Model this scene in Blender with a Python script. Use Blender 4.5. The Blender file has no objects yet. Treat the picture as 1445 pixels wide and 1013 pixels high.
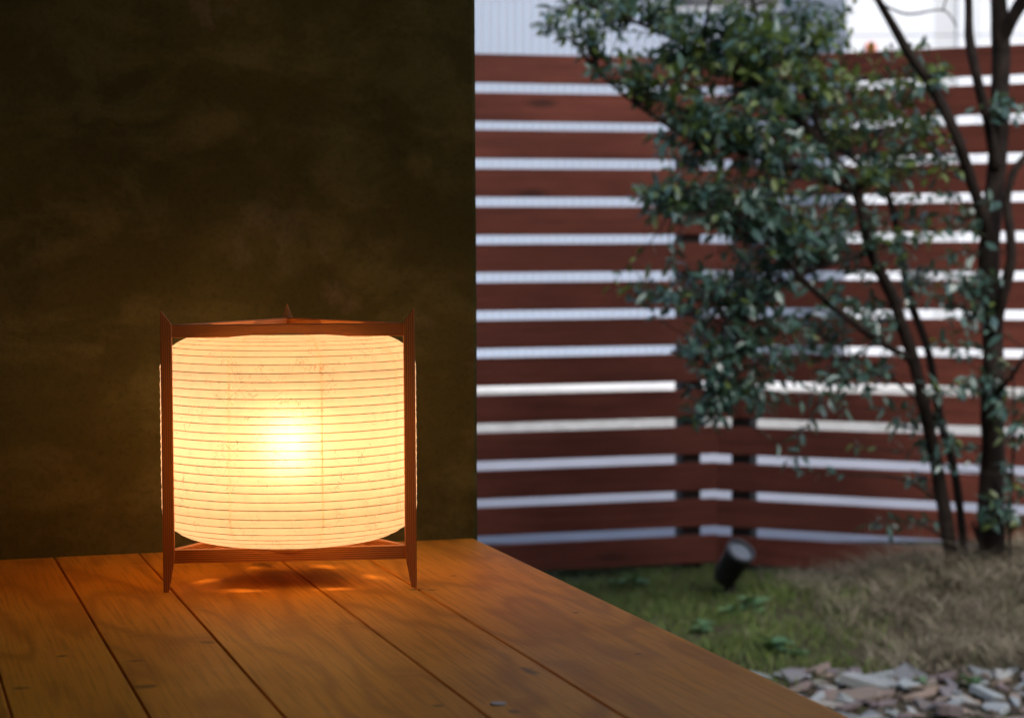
import bpy, bmesh, math, random
from mathutils import Vector, Matrix, noise as mnoise

rnd = random.Random(11)
scene = bpy.context.scene
C = scene.collection
R = math.radians

# ------------------------------------------------------------------ camera
DECK_Z = 0.72
CAM_Z = DECK_Z + 0.4027
FPX, CX, CY, HZ = 3000.0, 722.5, 506.5, 352.0        # photograph pixels
PITCH = math.atan((CY - HZ) / FPX)
ROLL = -0.005
cam_data = bpy.data.cameras.new('camera')
cam = bpy.data.objects.new('camera', cam_data)
C.objects.link(cam)
CAM_ROT = Matrix.Rotation(math.pi / 2 - PITCH, 3, 'X') @ Matrix.Rotation(ROLL, 3, 'Z')
cam.matrix_world = Matrix.Translation((0, 0, CAM_Z)) @ CAM_ROT.to_4x4()
cam_data.sensor_width = 36.0
cam_data.lens = 36.0 * FPX / 1445.0
cam_data.clip_start = 0.05
cam_data.clip_end = 2000.0
cam_data.dof.use_dof = True
cam_data.dof.focus_distance = 2.47
cam_data.dof.aperture_fstop = 6.8
cam_data.dof.aperture_blades = 0
scene.camera = cam

# ------------------------------------------------------------------ world, sun, exposure
SUN_EL, SUN_AZ = R(46), R(165)      # azimuth the light comes from, clockwise from +Y
world = bpy.data.worlds.new('World')
scene.world = world
world.use_nodes = True
wn = world.node_tree
wn.nodes.clear()
w_out = wn.nodes.new('ShaderNodeOutputWorld')
w_bg = wn.nodes.new('ShaderNodeBackground')
w_sky = wn.nodes.new('ShaderNodeTexSky')
w_sky.sky_type = 'NISHITA'
w_sky.sun_disc = False
w_sky.sun_elevation = SUN_EL
w_sky.sun_rotation = SUN_AZ
w_sky.air_density = 1.0
w_sky.dust_density = 3.0
w_hsv = wn.nodes.new('ShaderNodeHueSaturation')
w_hsv.inputs['Saturation'].default_value = 1.0
wn.links.new(w_sky.outputs[0], w_hsv.inputs['Color'])
wn.links.new(w_hsv.outputs[0], w_bg.inputs['Color'])
w_bg.inputs['Strength'].default_value = 0.15
wn.links.new(w_bg.outputs[0], w_out.inputs['Surface'])

sun_data = bpy.data.lights.new('sun', 'SUN')
sun_data.energy = 1.5
sun_data.angle = R(30)
sun_data.color = (0.97, 0.985, 1.0)
sun = bpy.data.objects.new('sun', sun_data)
C.objects.link(sun)
sdir = Vector((math.sin(SUN_AZ) * math.cos(SUN_EL), math.cos(SUN_AZ) * math.cos(SUN_EL), math.sin(SUN_EL)))
sun.rotation_euler = sdir.to_track_quat('Z', 'Y').to_euler()
sun.location = sdir * 30

vs = scene.view_settings
vs.view_transform = 'Standard'
vs.look = 'None'
vs.exposure = 0.75
vs.gamma = 1.0
vs.use_curve_mapping = False
cy = scene.cycles
cy.use_denoising = True
cy.max_bounces = 10
cy.diffuse_bounces = 5
cy.glossy_bounces = 4
cy.transmission_bounces = 8
cy.transparent_max_bounces = 8
cy.caustics_reflective = False
cy.caustics_refractive = True
cy.sample_clamp_indirect = 8.0
cy.use_adaptive_sampling = False

BULB_POWER = 40.5          # emission strength of the lantern bulb

# ------------------------------------------------------------------ helpers
CAM_P = Vector((0, 0, CAM_Z))


def ray(px, py):
    return CAM_ROT @ Vector((px - CX, -(py - CY), -FPX))


def at(px, py, Y):                   # the point seen at a pixel, at world depth Y
    d = ray(px, py)
    return CAM_P + d * (Y / d.y)


def on_z(px, py, z):
    d = ray(px, py)
    return CAM_P + d * ((z - CAM_Z) / d.z)


def link(name, mesh, parent=None, mat=None, loc=None, rot=None):
    o = bpy.data.objects.new(name, mesh)
    C.objects.link(o)
    if parent is not None:
        o.parent = parent
    if mat is not None and mesh is not None and len(mesh.materials) == 0:
        mesh.materials.append(mat)
    if loc is not None:
        o.location = loc
    if rot is not None:
        o.rotation_euler = rot
    return o


def pyd(name, verts, faces, smooth=False):
    m = bpy.data.meshes.new(name)
    m.from_pydata([tuple(v) for v in verts], [], faces)
    m.update()
    if smooth:
        m.polygons.foreach_set('use_smooth', [True] * len(m.polygons))
    return m


def tag(o, label=None, cat=None, group=None, kind=None):
    if label: o['label'] = label
    if cat: o['category'] = cat
    if group: o['group'] = group
    if kind: o['kind'] = kind
    return o


def empty(name, loc=(0, 0, 0), rz=0.0, parent=None):
    o = bpy.data.objects.new(name, None)
    o.empty_display_size = 0.1
    C.objects.link(o)
    o.location = loc
    o.rotation_euler = (0, 0, rz)
    if parent: o.parent = parent
    return o


def bm_mesh(name, bm, smooth=False):
    bmesh.ops.recalc_face_normals(bm, faces=bm.faces)
    m = bpy.data.meshes.new(name)
    bm.to_mesh(m)
    bm.free()
    if smooth:
        m.polygons.foreach_set('use_smooth', [True] * len(m.polygons))
    return m


def box_bm(x0, x1, y0, y1, z0, z1, bevel=0.0, bm=None):
    b = bm or bmesh.new()
    vs_ = [b.verts.new(p) for p in ((x0, y0, z0), (x1, y0, z0), (x1, y1, z0), (x0, y1, z0),
                                   (x0, y0, z1), (x1, y0, z1), (x1, y1, z1), (x0, y1, z1))]
    fs = [b.faces.new([vs_[i] for i in f]) for f in
          ((3, 2, 1, 0), (4, 5, 6, 7), (0, 1, 5, 4), (1, 2, 6, 5), (2, 3, 7, 6), (3, 0, 4, 7))]
    if bevel > 0:
        es = set(e for f in fs for e in f.edges)
        bmesh.ops.bevel(b, geom=list(es), offset=bevel, segments=1, affect='EDGES')
    return b


def box(name, x0, x1, y0, y1, z0, z1, mat, parent=None, bevel=0.0):
    return link(name, bm_mesh(name, box_bm(x0, x1, y0, y1, z0, z1, bevel)), parent, mat)


def catmull(pts, rads, n):
    out, ro = [], []
    P = [pts[0]] + list(pts) + [pts[-1]]
    for i in range(1, len(P) - 2):
        for k in range(n):
            t = k / n
            p0, p1, p2, p3 = P[i - 1], P[i], P[i + 1], P[i + 2]
            out.append(0.5 * ((2 * p1) + (p2 - p0) * t + (2 * p0 - 5 * p1 + 4 * p2 - p3) * t * t +
                              (3 * p1 - p0 - 3 * p2 + p3) * t ** 3))
            ro.append(rads[i - 1] * (1 - t) + rads[i] * t)
    out.append(pts[-1]); ro.append(rads[-1])
    return out, ro


def tube_data(pts, rads, seg=8, jitter=0.0, verts=None, faces=None):
    verts = [] if verts is None else verts
    faces = [] if faces is None else faces
    base = len(verts)
    up = Vector((0.31, 0.17, 0.93))
    for i, p in enumerate(pts):
        d = (pts[min(i + 1, len(pts) - 1)] - pts[max(i - 1, 0)]).normalized()
        a = d.cross(up)
        if a.length < 1e-3: a = d.cross(Vector((1, 0, 0)))
        a.normalize()
        b = d.cross(a)
        for k in range(seg):
            an = 2 * math.pi * k / seg
            r = rads[i] * (1 + jitter * (mnoise.noise(p * 9 + Vector((k * 1.7, 0, 0)))))
            verts.append(p + (a * math.cos(an) + b * math.sin(an)) * r)
    for i in range(len(pts) - 1):
        for k in range(seg):
            k2 = (k + 1) % seg
            faces.append((base + i * seg + k, base + i * seg + k2, base + (i + 1) * seg + k2, base + (i + 1) * seg + k))
    faces.append(tuple(base + k for k in reversed(range(seg))))
    faces.append(tuple(base + (len(pts) - 1) * seg + k for k in range(seg)))
    return verts, faces


def lathe(profile, seg):            # profile of (radius, z)
    verts, faces = [], []
    for r, z in profile:
        for k in range(seg):
            a = 2 * math.pi * k / seg
            verts.append((r * math.cos(a), r * math.sin(a), z))
    for i in range(len(profile) - 1):
        for k in range(seg):
            k2 = (k + 1) % seg
            faces.append((i * seg + k, i * seg + k2, (i + 1) * seg + k2, (i + 1) * seg + k))
    return verts, faces


# ------------------------------------------------------------------ materials
def new_mat(name):
    m = bpy.data.materials.new(name)
    m.use_nodes = True
    nt = m.node_tree
    nt.nodes.clear()
    out = nt.nodes.new('ShaderNodeOutputMaterial')
    return m, nt, out


class N:
    """tiny node-graph helper"""
    def __init__(s, nt): s.nt = nt
    def n(s, t, **kw):
        nd = s.nt.nodes.new(t)
        for k, v in kw.items(): setattr(nd, k, v)
        return nd
    def l(s, a, b): s.nt.links.new(a, b)
    def val(s, sock, v):
        if hasattr(v, 'is_linked') or isinstance(v, bpy.types.NodeSocket): s.l(v, sock)
        else: sock.default_value = v
    def math(s, op, a, b=None, c=None, clamp=False):
        nd = s.n('ShaderNodeMath', operation=op); nd.use_clamp = clamp
        s.val(nd.inputs[0], a)
        if b is not None: s.val(nd.inputs[1], b)
        if c is not None: s.val(nd.inputs[2], c)
        return nd.outputs[0]
    def mix(s, f, a, b, blend='MIX'):
        nd = s.n('ShaderNodeMix', data_type='RGBA', blend_type=blend)
        s.val(nd.inputs[0], f); s.val(nd.inputs[6], a); s.val(nd.inputs[7], b)
        return nd.outputs[2]
    def noise(s, vec, scale, detail=4, rough=0.55, dist=0.0):
        nd = s.n('ShaderNodeTexNoise')
        if vec is not None: s.l(vec, nd.inputs['Vector'])
        nd.inputs['Scale'].default_value = scale; nd.inputs['Detail'].default_value = detail
        nd.inputs['Roughness'].default_value = rough; nd.inputs['Distortion'].default_value = dist
        return nd.outputs['Fac']
    def ramp(s, f, lo, hi, a=0.0, b=1.0):
        nd = s.n('ShaderNodeMapRange'); nd.interpolation_type = 'SMOOTHSTEP'
        s.val(nd.inputs[0], f)
        for i, v in ((1, lo), (2, hi), (3, a), (4, b)): nd.inputs[i].default_value = v
        return nd.outputs[0]
    def mapping(s, vec, scale=(1, 1, 1), loc=(0, 0, 0), rot=(0, 0, 0)):
        nd = s.n('ShaderNodeMapping')
        s.l(vec, nd.inputs['Vector'])
        nd.inputs['Scale'].default_value = scale
        s.val(nd.inputs['Location'], loc); nd.inputs['Rotation'].default_value = rot
        return nd.outputs[0]
    def bump(s, h, strength, dist):
        nd = s.n('ShaderNodeBump')
        s.l(h, nd.inputs['Height']); nd.inputs['Strength'].default_value = strength
        nd.inputs['Distance'].default_value = dist
        return nd.outputs[0]
    def obj(s, o=None):
        nd = s.n('ShaderNodeTexCoord')
        if o is not None: nd.object = o
        return nd.outputs['Object']
    def pos(s): return s.n('ShaderNodeNewGeometry').outputs['Position']
    def rand(s): return s.n('ShaderNodeObjectInfo').outputs['Random']
    def island(s): return s.n('ShaderNodeNewGeometry').outputs['Random Per Island']
    def bsdf(s, out, color, rough=0.6, spec=0.5, normal=None, metal=0.0):
        b = s.n('ShaderNodeBsdfPrincipled')
        s.val(b.inputs['Base Color'], color); s.val(b.inputs['Roughness'], rough)
        b.inputs['Specular IOR Level'].default_value = spec
        b.inputs['Metallic'].default_value = metal
        if normal is not None: s.l(normal, b.inputs['Normal'])
        if out is not None: s.l(b.outputs[0], out.inputs['Surface'])
        return b


def col(r, g, b): return (r, g, b, 1.0)


def mat_noisy(name, c1, c2, scale, rough=0.7, spec=0.3, bump=0.0, bump_scale=None, use_obj=False, metal=0.0):
    m, nt, out = new_mat(name)
    g = N(nt)
    v = g.obj() if use_obj else g.pos()
    f = g.ramp(g.noise(v, scale, 6, 0.6), 0.3, 0.7)
    nrm = None
    if bump: nrm = g.bump(g.noise(v, bump_scale or scale * 3, 5, 0.6), 0.8, bump)
    g.bsdf(out, g.mix(f, col(*c1), col(*c2)), rough, spec, nrm, metal)
    return m


# the deck frame: origin at the far corner by the plaster wall, local +Y runs along the boards
PHI = R(16.7)
corner = on_z(677, 759, DECK_Z)
deck = empty('wooden_deck', (corner.x, corner.y, 0.0), PHI)
tag(deck, kind='structure')
DM = Matrix.Translation((corner.x, corner.y, 0.0)) @ Matrix.Rotation(PHI, 4, 'Z')
DMI = DM.inverted()


def deck_px(px, py):
    return DMI @ on_z(px, py, DECK_Z)


def mat_deck():
    m, nt, out = new_mat('deck_board_wood')
    g = N(nt)
    v0 = g.obj(deck)
    rv = g.rand()
    comb = g.n('ShaderNodeCombineXYZ')
    g.l(g.math('MULTIPLY', rv, 13.0), comb.inputs[0]); g.l(g.math('MULTIPLY', rv, 37.0), comb.inputs[1])
    add = g.n('ShaderNodeVectorMath', operation='ADD')
    g.l(v0, add.inputs[0]); g.l(comb.outputs[0], add.inputs[1])
    v = add.outputs[0]
    # cathedral grain: warped rings, stretched along the board
    warp = g.noise(g.mapping(v, (5, 1.1, 5)), 1.0, 3, 0.5)
    sep = g.n('ShaderNodeSeparateXYZ'); g.l(v, sep.inputs[0])
    ph = g.math('ADD', g.math('MULTIPLY', warp, 60.0), g.math('MULTIPLY', sep.outputs[0], 40.0))
    ring = g.math('MULTIPLY_ADD', g.math('SINE', ph), 0.5, 0.5)
    fine = g.noise(g.mapping(v, (260, 7, 260)), 1.0, 4, 0.6)
    curl = g.noise(g.mapping(v, (9, 30, 9)), 1.0, 4, 0.6, 1.2)      # faint cross figure
    blot = g.noise(g.mapping(v, (7, 2.2, 7)), 1.0, 4, 0.55)
    c = g.mix(g.ramp(blot, 0.3, 0.72), col(0.87, 0.350, 0.032), col(0.76, 0.285, 0.024))
    c = g.mix(g.math('MULTIPLY', g.math('POWER', ring, 2.2), 0.60), c, col(0.44, 0.145, 0.014))
    c = g.mix(g.math('MULTIPLY', g.ramp(fine, 0.42, 0.72), 0.60), c, col(0.42, 0.140, 0.014))
    c = g.mix(g.math('MULTIPLY', g.ramp(curl, 0.5, 0.72), 0.28), c, col(0.86, 0.375, 0.050))
    # board to board tone
    c = g.mix(g.math('MULTIPLY', rv, 0.25), c, col(0.70, 0.250, 0.022))
    # knots and dark marks, at their places on the deck
    knots = [(205, 968, .010, .012), (589, 831, .010, .006), (610, 832, .007, .005), (747, 946, .006, .022), (372, 797, .016, .022),
             (292, 906, .009, .010), (725, 1003, .005, .010), (618, 995, .006, .005), (812, 864, .004, .004),
             (640, 812, .004, .004), (900, 922, .004, .004), (86, 925, .006, .006), (190, 932, .008, .004), (30, 970, .008, .006)]
    tot = None
    wob = g.noise(g.mapping(v0, (90, 70, 90)), 1.0, 3, 0.6)
    for (px, py, rx, ry) in knots:
        p = deck_px(px, py)
        mp = g.n('ShaderNodeMapping', vector_type='TEXTURE')
        g.l(v0, mp.inputs['Vector'])
        mp.inputs['Location'].default_value = (p.x, p.y, DECK_Z)
        mp.inputs['Scale'].default_value = (rx, ry, 1)
        ln = g.n('ShaderNodeVectorMath', operation='LENGTH'); g.l(mp.outputs[0], ln.inputs[0])
        d = g.math('ADD', ln.outputs['Value'], g.math('MULTIPLY_ADD', wob, 1.6, -0.8))
        k = g.ramp(d, 0.35, 1.35, 1.0, 0.0)
        tot = k if tot is None else g.math('MAXIMUM', tot, k)
    c = g.mix(g.math('MULTIPLY', tot, 0.70), c, col(0.14, 0.048, 0.012))
    h = g.math('ADD', g.math('MULTIPLY', fine, 0.6), g.math('MULTIPLY', curl, 0.8))
    smudge = g.noise(g.mapping(v0, (8, 5, 8)), 1.0, 4, 0.6)
    rough = g.math('MULTIPLY_ADD', smudge, 0.20, 0.44)
    g.bsdf(out, c, rough, 0.07, g.bump(h, 0.25, 0.0006))
    return m


def mat_wall():
    m, nt, out = new_mat('earth_plaster')
    g = N(nt)
    v = g.obj()
    big = g.noise(v, 2.2, 6, 0.6, 0.6)
    mid = g.noise(g.mapping(v, (1, 1, 1.6)), 6.5, 7, 0.62, 0.3)
    fine = g.noise(v, 140, 4, 0.65)
    scuff = g.noise(g.mapping(v, (1, 1, 0.8), (3.1, 0, 1.7)), 3.4, 8, 0.66, 0.5)
    c = g.mix(g.ramp(big, 0.32, 0.7), col(0.068, 0.0590, 0.0130), col(0.105, 0.092, 0.0220))
    c = g.mix(g.math('MULTIPLY', g.ramp(mid, 0.44, 0.66), 0.85), c, col(0.145, 0.125, 0.034))
    c = g.mix(g.math('MULTIPLY', g.ramp(scuff, 0.57, 0.72), 0.8), c, col(0.24, 0.180, 0.092))
    c = g.mix(g.math('MULTIPLY', g.ramp(fine, 0.45, 0.8), 0.35), c, col(0.018, 0.016, 0.004))
    h = g.math('ADD', g.math('MULTIPLY', fine, 0.5), g.math('MULTIPLY', mid, 2.0))
    g.bsdf(out, c, 0.92, 0.15, g.bump(h, 0.5, 0.003))
    return m


def mat_lantern_wood():
    m, nt, out = new_mat('lantern_cedar')
    g = N(nt)
    v = g.n('ShaderNodeUVMap').outputs['UV']          # u across the grain, v along it, in metres
    sep = g.n('ShaderNodeSeparateXYZ'); g.l(v, sep.inputs[0])
    wob = g.noise(g.mapping(v, (60, 3, 1)), 1.0, 3, 0.5)
    ph = g.math('ADD', g.math('MULTIPLY', sep.outputs[0], 2600.0), g.math('MULTIPLY', wob, 7.0))
    ring = g.math('POWER', g.math('MULTIPLY_ADD', g.math('SINE', ph), 0.5, 0.5), 2.5)
    fine = g.noise(g.mapping(v, (1500, 30, 1)), 1.0, 3, 0.6)
    c = g.mix(ring, col(0.60, 0.230, 0.055), col(0.28, 0.082, 0.018))
    c = g.mix(g.math('MULTIPLY', g.ramp(fine, 0.5, 0.8), 0.4), c, col(0.16, 0.04, 0.012))
    g.bsdf(out, c, 0.48, 0.35, g.bump(ring, 0.15, 0.0004))
    return m


def mat_paper():
    m, nt, out = new_mat('washi_paper')
    g = N(nt)
    v = g.obj()
    cloud = g.noise(v, 55, 5, 0.6)
    fib = None
    for i, rot in enumerate(((0.3, 0.5, 0.2), (1.2, 0.4, 2.0), (2.2, 1.1, 0.9))):
        mp = g.mapping(v, (1, 1, 1), (i * 3.7, i, 0), rot)
        w = g.noise(mp, 42, 3, 0.5, 1.6)
        line = g.ramp(g.math('ABSOLUTE', g.math('SUBTRACT', w, 0.5)), 0.0, 0.010, 1.0, 0.0)
        gate = g.ramp(g.noise(mp, 26, 2, 0.5), 0.55, 0.62)
        line = g.math('MULTIPLY', line, gate)
        fib = line if fib is None else g.math('MAXIMUM', fib, line)
    tone = g.math('SUBTRACT', g.math('MULTIPLY_ADD', cloud, 0.22, 0.80), g.math('MULTIPLY', fib, 0.24))
    base = g.mix(g.math('MULTIPLY', fib, 0.5), col(0.93, 0.85, 0.68), col(0.62, 0.42, 0.2))
    tcol = g.mix(1.0, base, tone, 'MULTIPLY')
    tr = g.n('ShaderNodeBsdfTranslucent'); g.l(tcol, tr.inputs['Color'])
    df = g.n('ShaderNodeBsdfDiffuse'); g.l(tcol, df.inputs['Color'])
    rf = g.n('ShaderNodeBsdfRefraction'); g.l(tcol, rf.inputs['Color'])
    rf.inputs['Roughness'].default_value = 0.88; rf.inputs['IOR'].default_value = 1.25
    m1 = g.n('ShaderNodeMixShader'); m1.inputs[0].default_value = 1.0
    g.l(df.outputs[0], m1.inputs[1]); g.l(tr.outputs[0], m1.inputs[2])
    m2 = g.n('ShaderNodeMixShader'); m2.inputs[0].default_value = 0.075
    g.l(m1.outputs[0], m2.inputs[1]); g.l(rf.outputs[0], m2.inputs[2])
    g.l(m2.outputs[0], out.inputs['Surface'])
    return m


def mat_fence():
    m, nt, out = new_mat('stained_fence_wood')
    g = N(nt)
    v0 = g.obj()
    comb = g.n('ShaderNodeCombineXYZ'); rv = g.rand()
    g.l(g.math('MULTIPLY', rv, 31.0), comb.inputs[0]); g.l(g.math('MULTIPLY', rv, 11.0), comb.inputs[2])
    add = g.n('ShaderNodeVectorMath', operation='ADD'); g.l(v0, add.inputs[0]); g.l(comb.outputs[0], add.inputs[1])
    v = add.outputs[0]
    grain = g.noise(g.mapping(v, (2.2, 60, 60)), 1.0, 5, 0.6)
    blot = g.noise(g.mapping(v, (2.6, 7, 7)), 1.0, 4, 0.6)
    vor = g.n('ShaderNodeTexVoronoi'); g.l(g.mapping(v, (2.6, 9, 9)), vor.inputs['Vector']); vor.inputs['Scale'].default_value = 1.0
    ksep = g.n('ShaderNodeSeparateColor'); g.l(vor.outputs['Color'], ksep.inputs[0])
    knot = g.math('MULTIPLY', g.ramp(vor.outputs['Distance'], 0.05, 0.22, 1.0, 0.0), g.ramp(ksep.outputs[1], 0.35, 0.9))
    c = g.mix(g.ramp(blot, 0.3, 0.7), col(0.185, 0.050, 0.031), col(0.115, 0.029, 0.018))
    c = g.mix(g.math('MULTIPLY', g.ramp(grain, 0.45, 0.7), 0.6), c, col(0.070, 0.020, 0.012))
    c = g.mix(g.math('MULTIPLY', knot, 0.8), c, col(0.035, 0.011, 0.008))
    c = g.mix(g.math('MULTIPLY', rv, 0.3), c, col(0.105, 0.033, 0.022))
    g.bsdf(out, c, 0.66, 0.22, g.bump(grain, 0.4, 0.002))
    return m


def mat_leaf(name, c1, c2, rough, transl):
    m, nt, out = new_mat(name)
    g = N(nt)
    r = g.math('FRACT', g.math('ADD', g.rand(), g.island()))
    c = g.mix(r, col(*c1), col(*c2))
    c = g.mix(g.math('MULTIPLY', g.noise(g.pos(), 60, 2), 0.25), c, col(c1[0] * .6, c1[1] * .6, c1[2] * .6))
    b = g.bsdf(None, c, g.math('MULTIPLY_ADD', r, 0.12, rough), 0.9)
    t = g.n('ShaderNodeBsdfTranslucent')
    g.l(g.mix(0.5, c, col(0.18, 0.26, 0.03)), t.inputs['Color'])
    mx = g.n('ShaderNodeMixShader'); mx.inputs[0].default_value = transl
    g.l(b.outputs[0], mx.inputs[1]); g.l(t.outputs[0], mx.inputs[2])
    g.l(mx.outputs[0], out.inputs['Surface'])
    return m


def mat_island(name, cs, rough=0.8, spec=0.2):
    m, nt, out = new_mat(name)
    g = N(nt)
    r = g.math('FRACT', g.math('ADD', g.rand(), g.island()))
    cr = g.n('ShaderNodeValToRGB'); g.l(r, cr.inputs[0])
    el = cr.color_ramp.elements
    el[0].position = 0; el[0].color = col(*cs[0]); el[1].position = 1; el[1].color = col(*cs[-1])
    for i, c in enumerate(cs[1:-1], 1):
        e = el.new(i / (len(cs) - 1)); e.color = col(*c)
    v = g.pos()
    c = g.mix(g.math('MULTIPLY', g.noise(v, 45, 4, 0.6), 0.45), cr.outputs[0], col(cs[0][0] * .45, cs[0][1] * .45, cs[0][2] * .45))
    g.bsdf(out, c, rough, spec, g.bump(g.noise(v, 120, 4, 0.6), 0.4, 0.003))
    return m


M = {}
M['deck'] = mat_deck()
M['wall'] = mat_wall()
M['cedar'] = mat_lantern_wood()
M['paper'] = mat_paper()
M['bamboo'] = mat_noisy('bamboo_strip', (0.52, 0.42, 0.16), (0.44, 0.34, 0.12), 80, 0.5)
M['fence'] = mat_fence()
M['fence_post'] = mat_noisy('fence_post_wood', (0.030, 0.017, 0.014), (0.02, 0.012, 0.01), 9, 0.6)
M['leaf'] = mat_leaf('glossy_leaf', (0.040, 0.098, 0.088), (0.108, 0.195, 0.150), 0.26, 0.24)
M['young_leaf'] = mat_leaf('young_leaf', (0.13, 0.195, 0.040), (0.21, 0.28, 0.070), 0.40, 0.45)
M['bark'] = mat_noisy('dark_bark', (0.034, 0.024, 0.019), (0.014, 0.010, 0.008), 26, 0.85, 0.2, 0.006, 60)
M['grass'] = mat_island('grass_blades', [(0.10, 0.160, 0.030), (0.14, 0.205, 0.048), (0.20, 0.21, 0.075), (0.095, 0.17, 0.055)], 0.6)
M['dry'] = mat_island('dry_grass', [(0.27, 0.22, 0.16), (0.42, 0.36, 0.27), (0.15, 0.12, 0.085), (0.29, 0.265, 0.175), (0.21, 0.17, 0.125), (0.14, 0.15, 0.06)], 0.8)
M['weed'] = mat_leaf('weed_leaf', (0.085, 0.20, 0.095), (0.15, 0.28, 0.12), 0.4, 0.25)
M['stone'] = mat_island('slate_stone', [(0.26, 0.285, 0.30), (0.38, 0.42, 0.42), (0.17, 0.125, 0.135), (0.29, 0.20, 0.13), (0.45, 0.48, 0.48), (0.12, 0.115, 0.13), (0.33, 0.24, 0.17), (0.25, 0.17, 0.175), (0.19, 0.19, 0.205)], 0.65, 0.35)
M['pebble'] = mat_island('soil_crumbs', [(0.11, 0.09, 0.07), (0.17, 0.14, 0.11), (0.08, 0.065, 0.05), (0.24, 0.21, 0.18)], 0.9, 0.15)
M['black'] = mat_noisy('black_painted_metal', (0.012, 0.012, 0.014), (0.022, 0.022, 0.024), 60, 0.42, 0.5)
M['siding'] = mat_noisy('pale_metal_siding', (0.42, 0.49, 0.60), (0.45, 0.52, 0.63), 0.7, 0.5, 0.4)
M['white_panel'] = mat_noisy('white_wall_panel', (0.60, 0.625, 0.66), (0.64, 0.665, 0.70), 1.2, 0.6, 0.3)
M['grey_panel'] = mat_noisy('grey_wall_panel', (0.46, 0.48, 0.50), (0.50, 0.52, 0.54), 1.2, 0.6, 0.3)
M['concrete'] = mat_noisy('pale_concrete', (0.29, 0.295, 0.325), (0.24, 0.245, 0.27), 3.0, 0.85, 0.2, 0.003, 40)
M['apron'] = mat_noisy('white_concrete', (0.70, 0.70, 0.70), (0.62, 0.62, 0.63), 2.0, 0.8, 0.2)
M['ceiling'] = mat_noisy('ceiling_boards', (0.58, 0.40, 0.22), (0.50, 0.33, 0.17), 5, 0.7)
M['light_blocker'] = mat_noisy('light_blocker_plaster', (0.10, 0.07, 0.05), (0.08, 0.055, 0.04), 5, 0.8)  # coat of the unseen blocks added to hold back light
M['joist'] = mat_noisy('deck_frame_wood', (0.20, 0.12, 0.07), (0.14, 0.085, 0.05), 8, 0.7)
M['orange'] = mat_noisy('orange_plastic', (0.85, 0.16, 0.02), (0.8, 0.14, 0.02), 20, 0.4)
M['plug'] = mat_noisy('pale_wood_plug', (0.52, 0.42, 0.33), (0.46, 0.36, 0.28), 90, 0.5)


def mat_glass_dark():
    m, nt, out = new_mat('dark_window_glass')
    g = N(nt); g.bsdf(out, col(0.03, 0.035, 0.05), 0.08, 0.6)
    return m


def mat_ground():
    m, nt, out = new_mat('garden_soil')
    g = N(nt); v = g.pos()
    a = g.noise(v, 9, 6, 0.65); b = g.noise(v, 1.7, 4, 0.6); f = g.noise(v, 90, 5, 0.7)
    c = g.mix(g.ramp(a, 0.35, 0.7), col(0.060, 0.046, 0.032), col(0.095, 0.078, 0.052))
    c = g.mix(g.math('MULTIPLY', g.ramp(b, 0.45, 0.6), 0.6), c, col(0.055, 0.070, 0.024))
    g.bsdf(out, c, 0.95, 0.1, g.bump(g.math('ADD', f, a), 0.7, 0.012))
    return m


def mat_gravel():
    m, nt, out = new_mat('pale_gravel')
    g = N(nt); v = g.pos()
    vor = g.n('ShaderNodeTexVoronoi'); g.l(v, vor.inputs['Vector']); vor.inputs['Scale'].default_value = 24
    sep = g.n('ShaderNodeSeparateColor'); g.l(vor.outputs['Color'], sep.inputs[0])
    c = g.mix(sep.outputs[0], col(0.20, 0.195, 0.18), col(0.46, 0.45, 0.42))
    c = g.mix(g.math('MULTIPLY', g.noise(v, 1.5, 3), 0.4), c, col(0.36, 0.33, 0.28))
    h = g.math('SUBTRACT', 1.0, vor.outputs['Distance'])
    g.bsdf(out, c, 0.9, 0.2, g.bump(h, 1.0, 0.02))
    return m


M['glass'] = mat_glass_dark()
M['ground'] = mat_ground()
M['gravel'] = mat_gravel()


# ------------------------------------------------------------------ ground and the land behind the fence
def mound(x, y):
    a = 0.21 * math.exp(-(((x - 1.75) / 0.72) ** 2)) if x < 1.75 else 0.21
    b = math.exp(-(((y - 6.55) / 0.52) ** 2)) if y < 6.55 else math.exp(-(((y - 6.55) / 0.6) ** 2))
    cut = max(0.0, min(1.0, (7.8 - y) / 0.5))
    return a * b * cut


def ground_z(x, y):
    n = 0.016 * mnoise.noise(Vector((x * 2.3, y * 2.3, 0.0))) + 0.010 * mnoise.noise(Vector((x * 7, y * 7, 3.0)))
    near = max(0.0, min(1.0, (7.9 - y) / 0.4)) * max(0.0, min(1.0, (y - 2.2) / 0.5)) * max(0.0, min(1.0, (5.0 - abs(x)) / 1.0))
    return mound(x, y) + (n - 0.034) * near


def graded(lo, hi, step, far):
    v = [lo + i * step for i in range(int(round((hi - lo) / step)) + 1)]
    a, s = lo, step
    while a > -far:
        s *= 1.6; a -= s; v.insert(0, a)
    a, s = hi, step
    while a < far:
        s *= 1.6; a += s; v.append(a)
    return v


gx, gy = graded(-1.2, 3.6, 0.06, 420), graded(3.0, 8.0, 0.06, 420)
gv = [(x, y, ground_z(x, y)) for y in gy for x in gx]
nx = len(gx)
gf = [(j * nx + i, j * nx + i + 1, (j + 1) * nx + i + 1, (j + 1) * nx + i) for j in range(len(gy) - 1) for i in range(nx - 1)]
tag(link('ground', pyd('ground', gv, gf, True), None, M['ground']), kind='structure')


def sheet(name, x0, x1, y0, y1, z, mat):
    o = link(name, pyd(name, [(x0, y0, z), (x1, y0, z), (x1, y1, z), (x0, y1, z)], [(0, 1, 2, 3)]), None, mat)
    return tag(o, kind='structure')


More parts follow.
